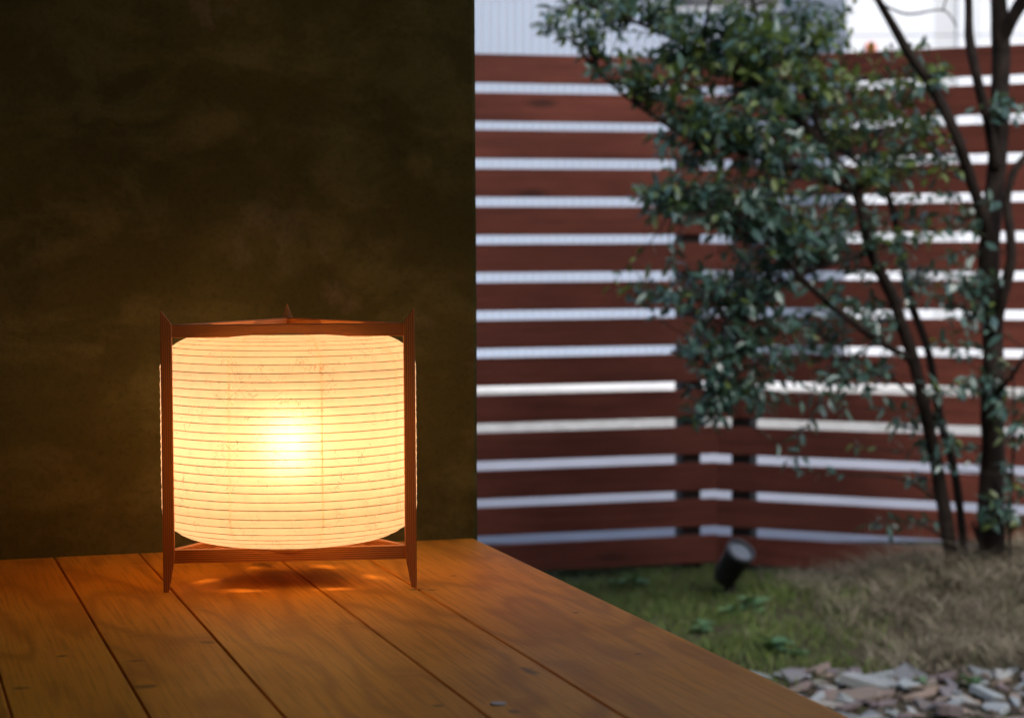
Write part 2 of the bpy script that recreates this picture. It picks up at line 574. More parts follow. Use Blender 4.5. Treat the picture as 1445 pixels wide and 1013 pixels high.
sheet('driveway', -40, 40, 8.05, 12.6, 0.006, M['concrete'])
sheet('gravel_yard', -40, 40, 12.6, 16.9, 0.004, M['gravel'])
box('apron', -40, 40, 16.9, 21.0, -0.2, 0.05, M['apron'])['kind'] = 'structure'

# ------------------------------------------------------------------ deck boards
widths = [0.0]
for (px, py) in ((885, 1013), (692, 1013), (403, 1013), (212, 1013), (17, 1013)):
    widths.append(-deck_px(px, py).x)
pat = [0.168, 0.112, 0.112, 0.168, 0.168, 0.112]
k = 0
while widths[-1] < 3.6:
    widths.append(widths[-1] + pat[k % 6]); k += 1
DLEN = 5.4
TH = 0.028


def board_mesh(w, edge):
    """cross section in x,z, run along -y; a groove between boards shows the tongue of the next one"""
    ch, gap = 0.0011, 0.0009
    prof = []
    if edge:                                   # bullnosed outer edge
        rr = 0.013
        prof += [(0, -TH - 0.012)]
        for i in range(7):
            a = i / 6 * math.pi / 2
            prof.append((-rr + rr * math.cos(a), -rr + rr * math.sin(a)))
    else:
        prof += [(-gap, -TH), (-gap, -ch), (-gap - ch, 0)]
    prof += [(-w + gap + ch, 0), (-w + gap, -ch), (-w + gap, -0.0045), (-w - 0.004, -0.0045), (-w - 0.004, -0.018), (-w + gap, -0.018), (-w + gap, -TH)]
    n = len(prof)
    ys = [0.012 - DLEN * i / 6 for i in range(7)]
    verts = [(x, y, DECK_Z + z) for y in ys for x, z in prof]
    faces = [(j * n + i, j * n + (i + 1) % n, (j + 1) * n + (i + 1) % n, (j + 1) * n + i) for j in range(6) for i in range(n)]
    faces += [tuple(reversed(range(n))), tuple(6 * n + i for i in range(n))]
    bm = bmesh.new()
    vv = [bm.verts.new(v) for v in verts]
    for f in faces: bm.faces.new([vv[i] for i in f])
    return bm_mesh('board', bm)


for i in range(len(widths) - 1):
    o = link('board', board_mesh(widths[i + 1] - widths[i], i == 0), deck, M['deck'])
    o.location = (-widths[i], 0, rnd.uniform(-0.0004, 0.0002) if i else 0)
# frame under the boards
box('edge_beam', -0.09, -0.03, -DLEN + 0.05, -0.01, DECK_Z - TH - 0.13, DECK_Z - TH, M['joist'], deck)
for yy in (-0.25, -1.6, -2.95, -4.3):
    box('joist', -3.5, -0.09, yy - 0.03, yy + 0.03, DECK_Z - TH - 0.09, DECK_Z - TH, M['joist'], deck)
    box('deck_post', -0.105, -0.015, yy - 0.045, yy + 0.045, -0.05, DECK_Z - TH - 0.13, M['joist'], deck)
p = deck_px(703, 993)
bmp = bmesh.new()
bmesh.ops.create_cone(bmp, cap_ends=True, segments=24, radius1=0.0074, radius2=0.0070, depth=0.0016)
link('wood_plug', bm_mesh('wood_plug', bmp), deck, M['plug'], (p.x, p.y, DECK_Z + 0.0004))

# ------------------------------------------------------------------ plaster wall, the room round the deck, added light blockers
WX1 = -0.003
bm = bmesh.new()
WH = 3.05
nxw, nzw = 90, 90
rows = []
for j in range(nzw + 1):
    z = WH * j / nzw
    row = []
    for i in range(nxw + 1):
        x = -4.0 * ((1 - i / nxw) ** 1.6)
        y = 0.004 * mnoise.noise(Vector((x * 3.2, z * 3.2, 1))) + 0.0015 * mnoise.noise(Vector((x * 17, z * 17, 5)))
        if i == nxw:
            x += WX1 + 0.0035 * mnoise.noise(Vector((0.4, z * 19, 2))) + 0.002 * mnoise.noise(Vector((0.4, z * 70, 2)))
            y += 0.006
        row.append(bm.verts.new((x, y, z)))
    rows.append(row)
for j in range(nzw):
    for i in range(nxw):
        bm.faces.new((rows[j][i], rows[j][i + 1], rows[j + 1][i + 1], rows[j + 1][i]))
# end face, back and top
back = [[bm.verts.new((r.co.x, 0.16, r.co.z)) for r in (row[-1], row[0])] for row in rows]
for j in range(nzw):
    bm.faces.new((rows[j][-1], back[j][0], back[j + 1][0], rows[j + 1][-1]))
    bm.faces.new((back[j][0], back[j][1], back[j + 1][1], back[j + 1][0]))
    bm.faces.new((back[j][1], rows[j][0], rows[j + 1][0], back[j + 1][1]))
wall = link('plaster_wall', bm_mesh('plaster_wall', bm, True), None, M['wall'])
wall.matrix_world = DM
tag(wall, 'dark olive brown earthen plaster wall behind the glowing lantern', 'wall')

room = empty('room_shell', (corner.x, corner.y, 0.0), PHI)
tag(room, kind='structure')
box('ceiling', -3.7, 0.85, -DLEN - 0.1, 0.17, WH - 0.002, WH + 0.10, M['ceiling'], room)  # unseen ceiling, added so that the deck lies in shade
box('side_wall', -3.75, -3.58, -DLEN - 0.1, -0.02, 0, WH - 0.004, M['wall'], room)
box('rear_wall', -3.57, -0.2, -DLEN - 0.1, -DLEN + 0.04, 0, WH - 0.004, M['wall'], room)

box('upper_light_blocker', -7.0, 1.05, -DLEN - 4.0, 0.16, WH + 0.1, 8.0, M['light_blocker'], room)  # unseen mass added overhead to cast shade on garden and fence
box('rear_light_blocker', -0.15, 7.5, -DLEN - 4.0, -DLEN - 0.12, 0, 4.4, M['light_blocker'], room)  # unseen mass added behind the camera to cut sky light on the fence

# ------------------------------------------------------------------ lantern
LY = R(6.2)
LS = 0.300                                     # side of the triangular frame
footL = on_z(230.5, 836, DECK_Z)
ex = Vector((math.cos(LY), math.sin(LY), 0)); ey = Vector((-math.sin(LY), math.cos(LY), 0))
INR = LS / (2 * math.sqrt(3))
cen = footL + ex * (LS / 2) + ey * INR
lantern = empty('paper_lantern', (cen.x, cen.y, DECK_Z), LY)
tag(lantern, 'glowing washi paper lantern with three legged reddish cedar frame on the wooden deck', 'lantern')
PH = 0.3355
OC = [Vector((-LS / 2, -INR, 0)), Vector((LS / 2, -INR, 0)), Vector((0, 2 * INR, 0))]


def cedar_mesh(name, bm, along):
    """box-projected metre coordinates with v along the grain"""
    bmesh.ops.recalc_face_normals(bm, faces=bm.faces)
    uv = bm.loops.layers.uv.new('UVMap')
    off = rnd.random()
    for f in bm.faces:
        a = f.normal.cross(along)
        if a.length < 0.2: a = Vector((1, 0, 0))
        a.normalize()
        for lp in f.loops:
            lp[uv].uv = (lp.vert.co.dot(a) + off, lp.vert.co.dot(along) + off)
    return bm_mesh(name, bm)


W = 0.0138
for i in range(3):
    O = OC[i]
    e1 = (OC[(i + 1) % 3] - O).normalized(); e2 = (OC[(i + 2) % 3] - O).normalized()
    bis = (e1 + e2).normalized()

    def sec(s, zO, zS, zI):
        return [O + Vector((0, 0, zO)), O + e1 * W * s + Vector((0, 0, zS)),
                O + bis * (W / math.cos(R(30))) * s + Vector((0, 0, zI)), O + e2 * W * s + Vector((0, 0, zS))]
    levels = [sec(0.46, 0, 0, 0), sec(0.72, 0.018, 0.018, 0.018), sec(0.92, 0.034, 0.034, 0.034), sec(1, 0.046, 0.046, 0.046),
              sec(1, PH, PH - 0.0185, PH - 0.022)]
    # small flat at the tip
    bm = bmesh.new()
    rings = [[bm.verts.new(v) for v in L] for L in levels]
    for a, b in zip(rings[:-1], rings[1:]):
        for q in range(4):
            bm.faces.new((a[q], a[(q + 1) % 4], b[(q + 1) % 4], b[q]))
    bm.faces.new(list(reversed(rings[0])))
    bm.faces.new((rings[-1][0], rings[-1][1], rings[-1][2])); bm.faces.new((rings[-1][0], rings[-1][2], rings[-1][3]))
    bmesh.ops.bevel(bm, geom=[e for e in bm.edges if abs((e.verts[0].co - e.verts[1].co).z) > 0.008], offset=0.0007, segments=1, affect='EDGES')
    link('leg', cedar_mesh('leg', bm, Vector((0, 0, 1))), lantern, M['cedar'])

RT = 0.0085                                    # rail thickness
TOP0, TOP1 = 0.3007, 0.3160
BOT0, BOT1 = 0.0340, 0.0500
for i in range(3):
    A, B = OC[i], OC[(i + 1) % 3]
    d = (B - A).normalized()
    nin = Vector((-d.y, d.x, 0))               # inward
    a0 = A + d * (W - 0.002) + nin * 0.0016; b0 = B - d * (W - 0.002) + nin * 0.0016
    for nm, z0, z1 in (('top_rail', TOP0, TOP1), ('bottom_rail', BOT0, BOT1)):
        bm = bmesh.new()
        vv = [bm.verts.new(p + Vector((0, 0, z))) for z in (z0, z1) for p in (a0, b0, b0 + nin * RT, a0 + nin * RT)]
        for f in ((3, 2, 1, 0), (4, 5, 6, 7), (0, 1, 5, 4), (1, 2, 6, 5), (2, 3, 7, 6), (3, 0, 4, 7)):
            bm.faces.new([vv[q] for q in f])
        bmesh.ops.bevel(bm, geom=[e for e in bm.edges], offset=0.0006, segments=1, affect='EDGES')
        link(nm, cedar_mesh(nm, bm, d), lantern, M['cedar'])

# shade: a drum that bulges past the frame between the rails
SR = 0.1565
Z_TOP, Z_SH1, Z_SH0, Z_BOT = 0.3035, 0.2620, 0.0900, 0.0500
H_TOP, H_BOT = 0.070, 0.069


def shade_profile():
    pr = []
    for i in range(13):
        a = math.pi / 2 * (1 - i / 12)
        pr.append((SR - H_BOT + H_BOT * math.cos(a), Z_SH0 - (Z_SH0 - Z_BOT) * math.sin(a)))
    for i in range(1, 12):
        pr.append((SR, Z_SH0 + (Z_SH1 - Z_SH0) * i / 12))
    for i in range(13):
        a = math.pi / 2 * i / 12
        pr.append((SR - H_TOP + H_TOP * math.cos(a), Z_SH1 + (Z_TOP - Z_SH1) * math.sin(a)))
    return pr


def plan(a):                                   # very slightly flattened between the nine seams
    q = (a / (2 * math.pi) * 9) % 1.0
    return 1.0 - 0.006 * math.sin(math.pi * q)


prof = shade_profile()
# resample by arc length so that hoops can be spaced evenly
arc = [0.0]
for a, b in zip(prof[:-1], prof[1:]): arc.append(arc[-1] + math.hypot(b[0] - a[0], b[1] - a[1]))


def at_arc(s):
    for i in range(len(arc) - 1):
        if s <= arc[i + 1] + 1e-9:
            t = (s - arc[i]) / (arc[i + 1] - arc[i])
            return (prof[i][0] * (1 - t) + prof[i + 1][0] * t, prof[i][1] * (1 - t) + prof[i + 1][1] * t)
    return prof[-1]


HOOP = 0.0099
nh = int(arc[-1] / HOOP)
hoop = arc[-1] / nh
SEG = 144
A0 = R(-90 - 20) - LY                          # a seam either side of the front
sv, sf = [], []
nrow = nh * 4
for j in range(nrow + 1):
    r, z = at_arc(arc[-1] * j / nrow)
    sag = 0.0006 * math.sin(math.pi * ((j / 4) % 1.0))     # paper dips a little between hoops
    for k in range(SEG):
        a = A0 + 2 * math.pi * k / SEG
        rr = (r - sag) * plan(2 * math.pi * k / SEG) + 0.0005 * mnoise.noise(Vector((a * 9, z * 90, 0)))
        sv.append((rr * math.cos(a), rr * math.sin(a), z))
for j in range(nrow):
    for k in range(SEG):
        k2 = (k + 1) % SEG
        sf.append((j * SEG + k, j * SEG + k2, (j + 1) * SEG + k2, (j + 1) * SEG + k))
shade = link('shade', pyd('shade', sv, sf, True), lantern, M['paper'])
for j in range(0, nh + 1):
    r, z = at_arc(hoop * j)
    verts, faces = [], []
    rw = 0.00047 if 0 < j < nh else 0.0012
    wob = rnd.uniform(-0.0004, 0.0004)
    for k in range(72):
        a = A0 + 2 * math.pi * k / 72
        rr = r * plan(2 * math.pi * k / 72) - 0.0002
        for q in range(4):
            b = math.pi / 2 * q
            verts.append(((rr + rw * math.cos(b)) * math.cos(a), (rr + rw * math.cos(b)) * math.sin(a),
                          z + wob + 0.0004 * mnoise.noise(Vector((a * 1.6, j * 3.1, 0))) + rw * math.sin(b)))
    for k in range(72):
        k2 = (k + 1) % 72
        for q in range(4):
            q2 = (q + 1) % 4
            faces.append((k * 4 + q, k2 * 4 + q, k2 * 4 + q2, k * 4 + q2))
    link('hoop', pyd('hoop', verts, faces, True), shade, M['bamboo'])
for s in range(9):                             # paper overlap seams
    a = A0 + 2 * math.pi * s / 9
    verts, faces = [], []
    for j in range(61):
        r, z = at_arc(arc[-1] * j / 60)
        for da in (-0.007, 0.007):
            rr = r + 0.0005
            verts.append((rr * math.cos(a + da * SR / r), rr * math.sin(a + da * SR / r), z))
    for j in range(60): faces.append((2 * j, 2 * j + 1, 2 * j + 3, 2 * j + 2))
    link('seam', pyd('seam', verts, faces, True), shade, M['paper'])

# base plate, socket and bulb
bm = bmesh.new()
ringv = []
for k in range(120):
    a = 3.0 * k
    r = 0.0880
    for an, hw, dp in ((178, 12, 0.020), (238, 15, 0.021), (296, 16, 0.021), (4, 14, 0.021), (62, 12, 0.020), (115, 9, 0.012)):
        d = abs((a - an + 180) % 360 - 180)
        if d < hw: r -= dp * min(1.0, (hw - d) / 4.0)
    ringv.append((r * math.cos(R(a)), r * math.sin(R(a))))
lo = [bm.verts.new((x, y, 0.0455)) for x, y in ringv]
hi = [bm.verts.new((x, y, 0.0505)) for x, y in ringv]
for k in range(120): bm.faces.new((lo[k], lo[(k + 1) % 120], hi[(k + 1) % 120], hi[k]))
bm.faces.new(hi); bm.faces.new(list(reversed(lo)))
link('base_plate', cedar_mesh('base_plate', bm, Vector((1, 0, 0))), lantern, M['cedar'])
BZ = 0.177
sp = [(0.013, BOT0 + 0.016), (0.016, BOT0 + 0.03), (0.016, BZ - 0.06), (0.013, BZ - 0.045), (0.0, BZ - 0.045)]
link('socket', pyd('socket', *lathe(sp, 20), True), lantern, M['black'])
mb, nt, out = new_mat('warm_bulb')
em = nt.nodes.new('ShaderNodeEmission'); em.inputs['Color'].default_value = (1.0, 0.520, 0.245, 1); em.inputs['Strength'].default_value = BULB_POWER
nt.links.new(em.outputs[0], out.inputs['Surface'])
bp = [(0.001, BZ + 0.026)] + [(0.0262 * math.sin(a), BZ + 0.026 * math.cos(a)) for a in [R(18 * i) for i in range(1, 9)]] + [(0.012, BZ - 0.036), (0.012, BZ - 0.046)]
link('bulb', pyd('bulb', *lathe(bp, 20), True), lantern, mb)

# ------------------------------------------------------------------ slatted fences
FC = at(1012, 600, 7.57); FC.z = 0
PITCH_S, SLAT_H, SLAT_T = 0.1300, 0.0985, 0.020
Z0 = 0.0020                                      # underside of the lowest slat


def fence(name, label, ang, length, sgn, posts):
    root = empty(name, FC, ang)
    tag(root, label, 'fence', 'stained slat fences round the garden')
    for r in range(14):
        z = Z0 + r * PITCH_S + rnd.uniform(-0.002, 0.002)
        L = length
        me = bm_mesh('slat', box_bm(-L / 2, L / 2, -SLAT_T / 2, SLAT_T / 2, -SLAT_H / 2, SLAT_H / 2, 0.002))
        o = link('slat', me, root, M['fence'])
        o.location = (sgn * (L / 2 + 0.002), rnd.uniform(-0.001, 0.001), z + SLAT_H / 2)
        o.rotation_euler = (rnd.uniform(-0.012, 0.012), rnd.uniform(-0.0006, 0.0006), 0)
    for q in posts:
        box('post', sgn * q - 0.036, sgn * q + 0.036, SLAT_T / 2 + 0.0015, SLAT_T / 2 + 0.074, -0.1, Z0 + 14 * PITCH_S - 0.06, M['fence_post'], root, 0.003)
    return root


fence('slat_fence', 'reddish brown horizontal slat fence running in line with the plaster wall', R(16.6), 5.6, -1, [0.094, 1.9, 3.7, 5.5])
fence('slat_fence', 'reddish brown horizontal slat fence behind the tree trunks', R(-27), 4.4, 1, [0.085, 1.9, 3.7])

# ------------------------------------------------------------------ far buildings
BY = 19.0
bA = empty('corrugated_building', (0, BY, 0))
tag(bA, 'pale blue white building clad in vertical corrugated metal beyond the left fence', 'building')
box('wall', -14, 2.97, 0.06, 6, 0, 6.2, M['grey_panel'], bA)
PW, RP = 0.864, 0.072
nr = int(PW / RP)
verts, faces = [], []
steps = nr * 8
for i in range(steps + 1):
    x = PW * i / steps
    c_ = math.cos(2 * math.pi * x / RP)
    y = -0.040 * max(-0.35, min(0.35, c_)) / 0.35
    verts += [(x, y, 0.02), (x, y, 6.2)]
for i in range(steps): faces.append((2 * i, 2 * i + 2, 2 * i + 3, 2 * i + 1))
pm = pyd('siding_panel', verts, faces)
pm.materials.append(M['siding'])
xk = 2.95 - PW
while xk > -13.9:
    link('siding_panel', pm, bA, None, (xk, 0.03, 0.05))
    xk -= PW
win = box('window', 1.43, 2.40, -0.02, 0.05, 3.22, 4.6, M['grey_panel'], bA)
box('pane', 1.47, 2.36, -0.026, -0.0205, 3.26, 4.56, M['glass'], win)

bB = empty('white_building', (0, 16.95, 0))
tag(bB, 'bright white panelled building beyond the fence behind the tree', 'building')
box('wall', 2.69, 12, 0.05, 5, 0.03, 7.0, M['grey_panel'], bB)
xj = [2.66, 3.36, 3.54, 3.70, 4.6, 5.5, 6.4, 7.3, 8.2, 9.1, 10, 11, 12]
for xa, xb in zip(xj[:-1], xj[1:]):
    mm = M['grey_panel'] if abs(xa - 3.36) < 0.01 else M['white_panel']
    z = 0.04
    while z < 6.9:
        box('wall_panel', xa + 0.003, xb - 0.003, 0.0 if mm is M['white_panel'] else 0.03, 0.05, z + 0.003, z + 0.455, mm, bB)
        z += 0.46

bl = at(1229, 67, 16.94)
beacon = empty('beacon_lamp', bl)
tag(beacon, 'small round orange beacon on the white wall above the fence top', 'beacon')
v, f = lathe([(0.0, 0.0), (0.052, 0.0), (0.052, 0.014), (0.044, 0.018)], 20)
o = link('base', pyd('base', v, f, True), beacon, M['grey_panel']); o.rotation_euler = (R(90), 0, 0); o.location = (0, 0.012, 0)
v, f = lathe([(0.043, 0.014)] + [(0.043 * math.cos(R(a)), 0.020 + 0.046 * math.sin(R(a))) for a in (0, 20, 40, 60, 78)] + [(0.0, 0.066)], 20)
o = link('dome', pyd('dome', v, f, True), beacon, M['orange']); o.rotation_euler = (R(90), 0, 0); o.location = (0, 0.012, 0)

# ------------------------------------------------------------------ trees
def leaf_mesh(name, L, Wd, fold, bend):
    prof_ = [(0.0, 0.0), (0.12, 0.22), (0.35, 0.48), (0.6, 0.44), (0.82, 0.24), (1.0, 0.0)]
    v, f = [], []
    mid = []
    for t, w in prof_:
        z = -bend * L * t * t
        mid.append(len(v)); v.append((0, t * L, z))
        if w > 0:
            v.append((-w * Wd, t * L, z + fold * w * Wd)); v.append((w * Wd, t * L, z + fold * w * Wd))
    for i in range(len(prof_) - 1):
        a, b = mid[i], mid[i + 1]
        for s in (1, 2):
            q = [a]
            if prof_[i + 1][1] > 0: q += [b, b + s]
            else: q += [b]
            if prof_[i][1] > 0: q += [a + s]
            f.append(tuple(q if s == 1 else reversed(q)))
    return v, f


LEAFV = [leaf_mesh('leaf', 0.045, 0.020, 0.35, 0.16), leaf_mesh('leaf', 0.034, 0.017, 0.25, 0.30), leaf_mesh('leaf', 0.053, 0.021, 0.5, 0.06)]
LEAFM = {}
for key in ('leaf', 'young_leaf'):
    for q, (v, f) in enumerate(LEAFV):
        me = pyd('leaf', v, f, True); me.materials.append(M[key]); LEAFM[(key, q)] = me


class Tree:
    def __init__(s, name, label, base, slim=1.0):
        s.slim = slim
        s.root = empty(name, base)
        tag(s.root, label, 'tree')
        s.base = Vector(base)
        s.samples = []                      # points on the limbs, for twigs to grow from
        s.leaves = []                       # (matrix, key, variant)
        s.tw = ([], [])

    def limb(s, name, pts, rads, n=7, seg=10):
        P, Rr = catmull([Vector(p) for p in pts], rads, n)
        P = [p + Vector((mnoise.noise(p * 4), mnoise.noise(p * 4 + Vector((7, 0, 0))), 0)) * 0.008 for p in P]
        Rr = [r * s.slim for r in Rr]
        v, f = tube_data([p - s.base for p in P], Rr, seg, 0.25)
        link(name, pyd(name, v, f, True), s.root, M['bark'])
        s.samples += [(p, r) for p, r in zip(P, Rr)]

    def twig(s, a, b, r0, nl, key_p, spread=1.0, leafy=0.55):
        d = b - a
        side = Vector((rnd.uniform(-1, 1), rnd.uniform(-1, 1), rnd.uniform(-.3, 1))) * d.length * 0.16
        P, Rr = catmull([a, a + d * 0.5 + side, b], [r0, r0 * 0.7, r0 * 0.3], 4)
        tube_data([p - s.base for p in P], Rr, 5, 0, *s.tw)
        Lw = d.length
        for i in range(nl):
            t = 1.0 - (i / max(1, nl)) * leafy * min(1.0, 0.20 / max(Lw, 0.05)) * 1.5
            t = max(0.05, min(1, t))
            idx = t * (len(P) - 1); i0 = min(int(idx), len(P) - 2); fr = idx - i0
            p = P[i0] * (1 - fr) + P[i0 + 1] * fr
            dirn = (P[i0 + 1] - P[i0]).normalized()
            az = i * 2.4 + rnd.uniform(-.5, .5)
            u = dirn.cross(Vector((0, 0, 1)))
            if u.length < .05: u = Vector((1, 0, 0))
            u.normalize(); w = dirn.cross(u)
            out_ = (u * math.cos(az) + w * math.sin(az))
            ld = (dirn * rnd.uniform(0.2, 0.9) + out_ * 0.9 * spread + Vector((0, 0, rnd.uniform(-0.55, 0.25)))).normalized()
            up = (Vector((0, 0, 1)) + Vector((rnd.gauss(0, .45), rnd.gauss(-.15, .45), 0)))
            xax = ld.cross(up)
            if xax.length < .05: xax = Vector((1, 0, 0))
            xax.normalize(); zax = xax.cross(ld)
            sc = rnd.uniform(0.62, 1.15)
            mt = Matrix((xax, ld, zax)).transposed().to_4x4()
            mt = Matrix.Translation(p - s.base) @ mt @ Matrix.Diagonal((sc * rnd.uniform(.75, 1.25), sc, sc * rnd.uniform(-.3, 1.9), 1))
            s.leaves.append((mt, 'young_leaf' if rnd.random() < key_p else 'leaf', rnd.randrange(3)))

    def clump(s, px, py, rx, ry, Y, ry_depth, ntw, key_p, nl=(6, 11), maxd=0.40):
        for _ in range(ntw):
            while True:
                a, b, c = rnd.uniform(-1, 1), rnd.uniform(-1, 1), rnd.uniform(-1, 1)
                if a * a + b * b + c * c < 1: break
            tip = at(px + a * rx, py + b * ry, Y + c * ry_depth)
            cand = min(s.samples, key=lambda q: (q[0] - tip).length + (0.12 if q[0].z > tip.z else 0.0) + rnd.uniform(0, .12))
            src = cand[0]
            if (tip - src).length > maxd:      # an intermediate twig carries on from here
                mid = src + (tip - src) * 0.6 + Vector((0, 0, 0.03))
                P, Rr = catmull([src, src.lerp(mid, .5) + Vector((rnd.uniform(-.03, .03), 0, .03)), mid], [0.006, 0.0045, 0.0032], 4)
                tube_data([p - s.base for p in P], Rr, 5, 0, *s.tw)
                s.samples += [(P[len(P) // 2], .004), (mid, 0.003)]
                src = mid
            s.twig(src, tip, 0.0026, rnd.randint(*nl), key_p)

    def build(s):
        link('twigs', pyd('twigs', *s.tw, True), s.root, M['bark'])['kind'] = 'stuff'
        order = sorted(range(len(s.leaves)), key=lambda i: s.leaves[i][0].translation.y)
        single = order[:300]
        rest = order[300:]
        v, f, mi = [], [], []
        for i in rest:
            mt, key, q = s.leaves[i]
            b = len(v)
            v += [mt @ Vector(p) for p in LEAFV[q][0]]
            f += [tuple(b + k for k in ff) for ff in LEAFV[q][1]]
            mi += [0 if key == 'leaf' else 1] * len(LEAFV[q][1])
        me = pyd('crown', v if v else [(0, 0, 0)], f, True)
        me.materials.append(M['leaf']); me.materials.append(M['young_leaf'])
        me.polygons.foreach_set('material_index', mi)
        crown = link('crown', me, s.root)
        crown['kind'] = 'stuff'
        for i in single:
            mt, key, q = s.leaves[i]
            o = link('leaf', LEAFM[(key, q)], crown)
            o.matrix_local = mt


def foot(px, py, Y):
    p = at(px, py, Y); p.z = ground_z(p.x, p.y) - 0.04
    return p


# bushy many-stemmed tree leaning to the left
tb = foot(1346, 785, 6.62)
T1 = Tree('evergreen_tree', 'bushy glossy leaved evergreen with slim stems leaning over the fence corner', tb, 0.9)
T1.limb('stem', [tb, at(1332, 710, 6.6), at(1312, 610, 6.55), at(1292, 520, 6.5), at(1262, 425, 6.45), at(1228, 355, 6.4), at(1205, 270, 6.38), at(1160, 205, 6.35), at(1108, 150, 6.3), at(1050, 110, 6.25), at(985, 70, 6.2)],
        [0.026, 0.024, 0.022, 0.021, 0.020, 0.019, 0.017, 0.015, 0.012, 0.009, 0.006])
T1.limb('stem', [foot(1364, 785, 6.7), at(1352, 690, 6.7), at(1330, 600, 6.7), at(1308, 490, 6.7), at(1284, 420, 6.7), at(1268, 350, 6.7), at(1250, 270, 6.7), at(1205, 225, 6.7), at(1150, 190, 6.65), at(1100, 160, 6.6)],
        [0.016, 0.015, 0.0145, 0.014, 0.013, 0.012, 0.011, 0.010, 0.008, 0.005])
T1.limb('branch', [at(1286, 508, 6.5), at(1210, 460, 6.3), at(1140, 400, 6.2), at(1075, 330, 6.1), at(1010, 300, 6.05), at(950, 285, 6.0)], [0.014, 0.012, 0.010, 0.008, 0.006, 0.004])
T1.limb('branch', [at(1205, 270, 6.38), at(1130, 240, 6.3), at(1050, 215, 6.2), at(975, 195, 6.15), at(900, 150, 6.1), at(840, 100, 6.05)], [0.014, 0.012, 0.010, 0.008, 0.006, 0.004])
T1.limb('branch', [at(1160, 205, 6.35), at(1135, 130, 6.35), at(1090, 70, 6.4), at(1060, 0, 6.45), at(1040, -60, 6.5)], [0.013, 0.011, 0.009, 0.007, 0.005])
T1.limb('branch', [at(1050, 110, 6.25), at(960, 60, 6.2), at(880, 25, 6.15), at(810, 5, 6.1)], [0.009, 0.007, 0.005, 0.003])
T1.limb('branch', [at(1228, 355, 6.4), at(1150, 380, 6.3), at(1080, 420, 6.2), at(1040, 480, 6.15), at(1015, 560, 6.15)], [0.012, 0.010, 0.008, 0.006, 0.004])
T1.limb('branch', [at(1250, 270, 6.7), at(1225, 200, 6.7), at(1200, 130, 6.7), at(1185, 60, 6.7)], [0.010, 0.008, 0.006, 0.004])
T1.limb('branch', [at(1330, 600, 6.7), at(1290, 560, 6.6), at(1240, 520, 6.5), at(1180, 500, 6.4)], [0.008, 0.006, 0.005, 0.003])

for c_ in ((830, 28, 80, 36, 6.1, .22, 40, .32), (925, 15, 60, 40, 6.2, .25, 22, .35), (880, 95, 62, 34, 6.1, .22, 18, .35),  # larger young share high up also puts back light into the leaf colour
           (960, 110, 60, 45, 6.15, .25, 36, .35), (1030, 55, 85, 60, 6.25, .3, 60, .42), (1110, 85, 80, 65, 6.3, .3, 56, .48),
           (975, 190, 75, 45, 6.15, .25, 40, .22), (1060, 165, 75, 50, 6.2, .3, 58, .28), (1120, 230, 75, 60, 6.25, .3, 46, .22),
           (940, 275, 55, 36, 6.05, .2, 26, .10), (1030, 290, 80, 50, 6.15, .28, 52, .08), (1125, 325, 70, 55, 6.25, .3, 40, .10),
           (1210, 150, 75, 60, 6.5, .25, 36, .60), (1235, 235, 65, 50, 6.5, .25, 18, .45), (1290, 300, 50, 50, 6.55, .2, 10, .25),
           (945, 402, 60, 32, 6.1, .2, 15, .10), (880, 410, 40, 16, 6.1, .15, 4, .40), (1040, 395, 80, 45, 6.2, .25, 40, .05),
           (1015, 490, 75, 50, 6.15, .2, 32, .05), (1100, 470, 70, 55, 6.25, .25, 30, .05), (1000, 570, 60, 34, 6.15, .15, 16, .03),
           (1080, 555, 65, 40, 6.2, .2, 16, .03), (1170, 560, 60, 36, 6.3, .2, 10, .03), (1190, 420, 60, 60, 6.4, .2, 18, .05),
           (1235, 510, 60, 70, 6.45, .2, 16, .05), (1215, 330, 60, 50, 6.4, .2, 14, .10), (1160, 15, 50, 36, 6.4, .2, 14, .40),
           (1000, -110, 230, 100, 6.3, .5, 72, .35), (1180, -160, 200, 90, 6.5, .5, 40, .35), (1290, 620, 50, 70, 6.6, .15, 9, .05), (1295, 120, 60, 60, 6.55, .2, 14, .5), (1300, 390, 40, 60, 6.6, .15, 10, .1),
           (1280, 180, 60, 60, 6.5, .2, 14, .5), (1340, 230, 40, 60, 6.5, .2, 8, .3), (1150, 640, 80, 30, 6.4, .2, 5, .05)):
    dense = 1.25 if 930 < c_[0] < 1250 and 0 < c_[1] < 480 else 1.0
    T1.clump(*c_[:6], round(c_[6] * dense), c_[7])
T1.clump(1255, 740, 40, 22, 6.55, .15, 4, .0, maxd=.25)
T1.build()

# darker thick-trunked tree on the right
tb2 = foot(1398, 790, 6.55)
T2 = Tree('dark_tree', 'dark thick trunked tree with bare forking boughs and few leaves on the dry mound', tb2, 0.82)
T2.limb('trunk', [tb2, at(1400, 700, 6.55), at(1402, 600, 6.55), at(1400, 500, 6.54), at(1396, 400, 6.52), at(1400, 300, 6.5), at(1408, 200, 6.5), at(1414, 100, 6.5), at(1408, 0, 6.5), at(1400, -90, 6.5)],
        [0.054, 0.046, 0.043, 0.041, 0.039, 0.037, 0.035, 0.034, 0.033, 0.031], seg=14)
T2.limb('branch', [at(1396, 330, 6.5), at(1372, 262, 6.45), at(1350, 195, 6.4), at(1318, 130, 6.38), at(1290, 85, 6.36), at(1262, 35, 6.35), at(1235, -10, 6.35), at(1215, -50, 6.35)],
        [0.022, 0.021, 0.020, 0.019, 0.018, 0.016, 0.014, 0.012])
T2.limb('branch', [at(1404, 240, 6.48), at(1388, 140, 6.42), at(1368, 60, 6.4), at(1366, 0, 6.4), at(1362, -60, 6.4)], [0.018, 0.018, 0.017, 0.015, 0.013])
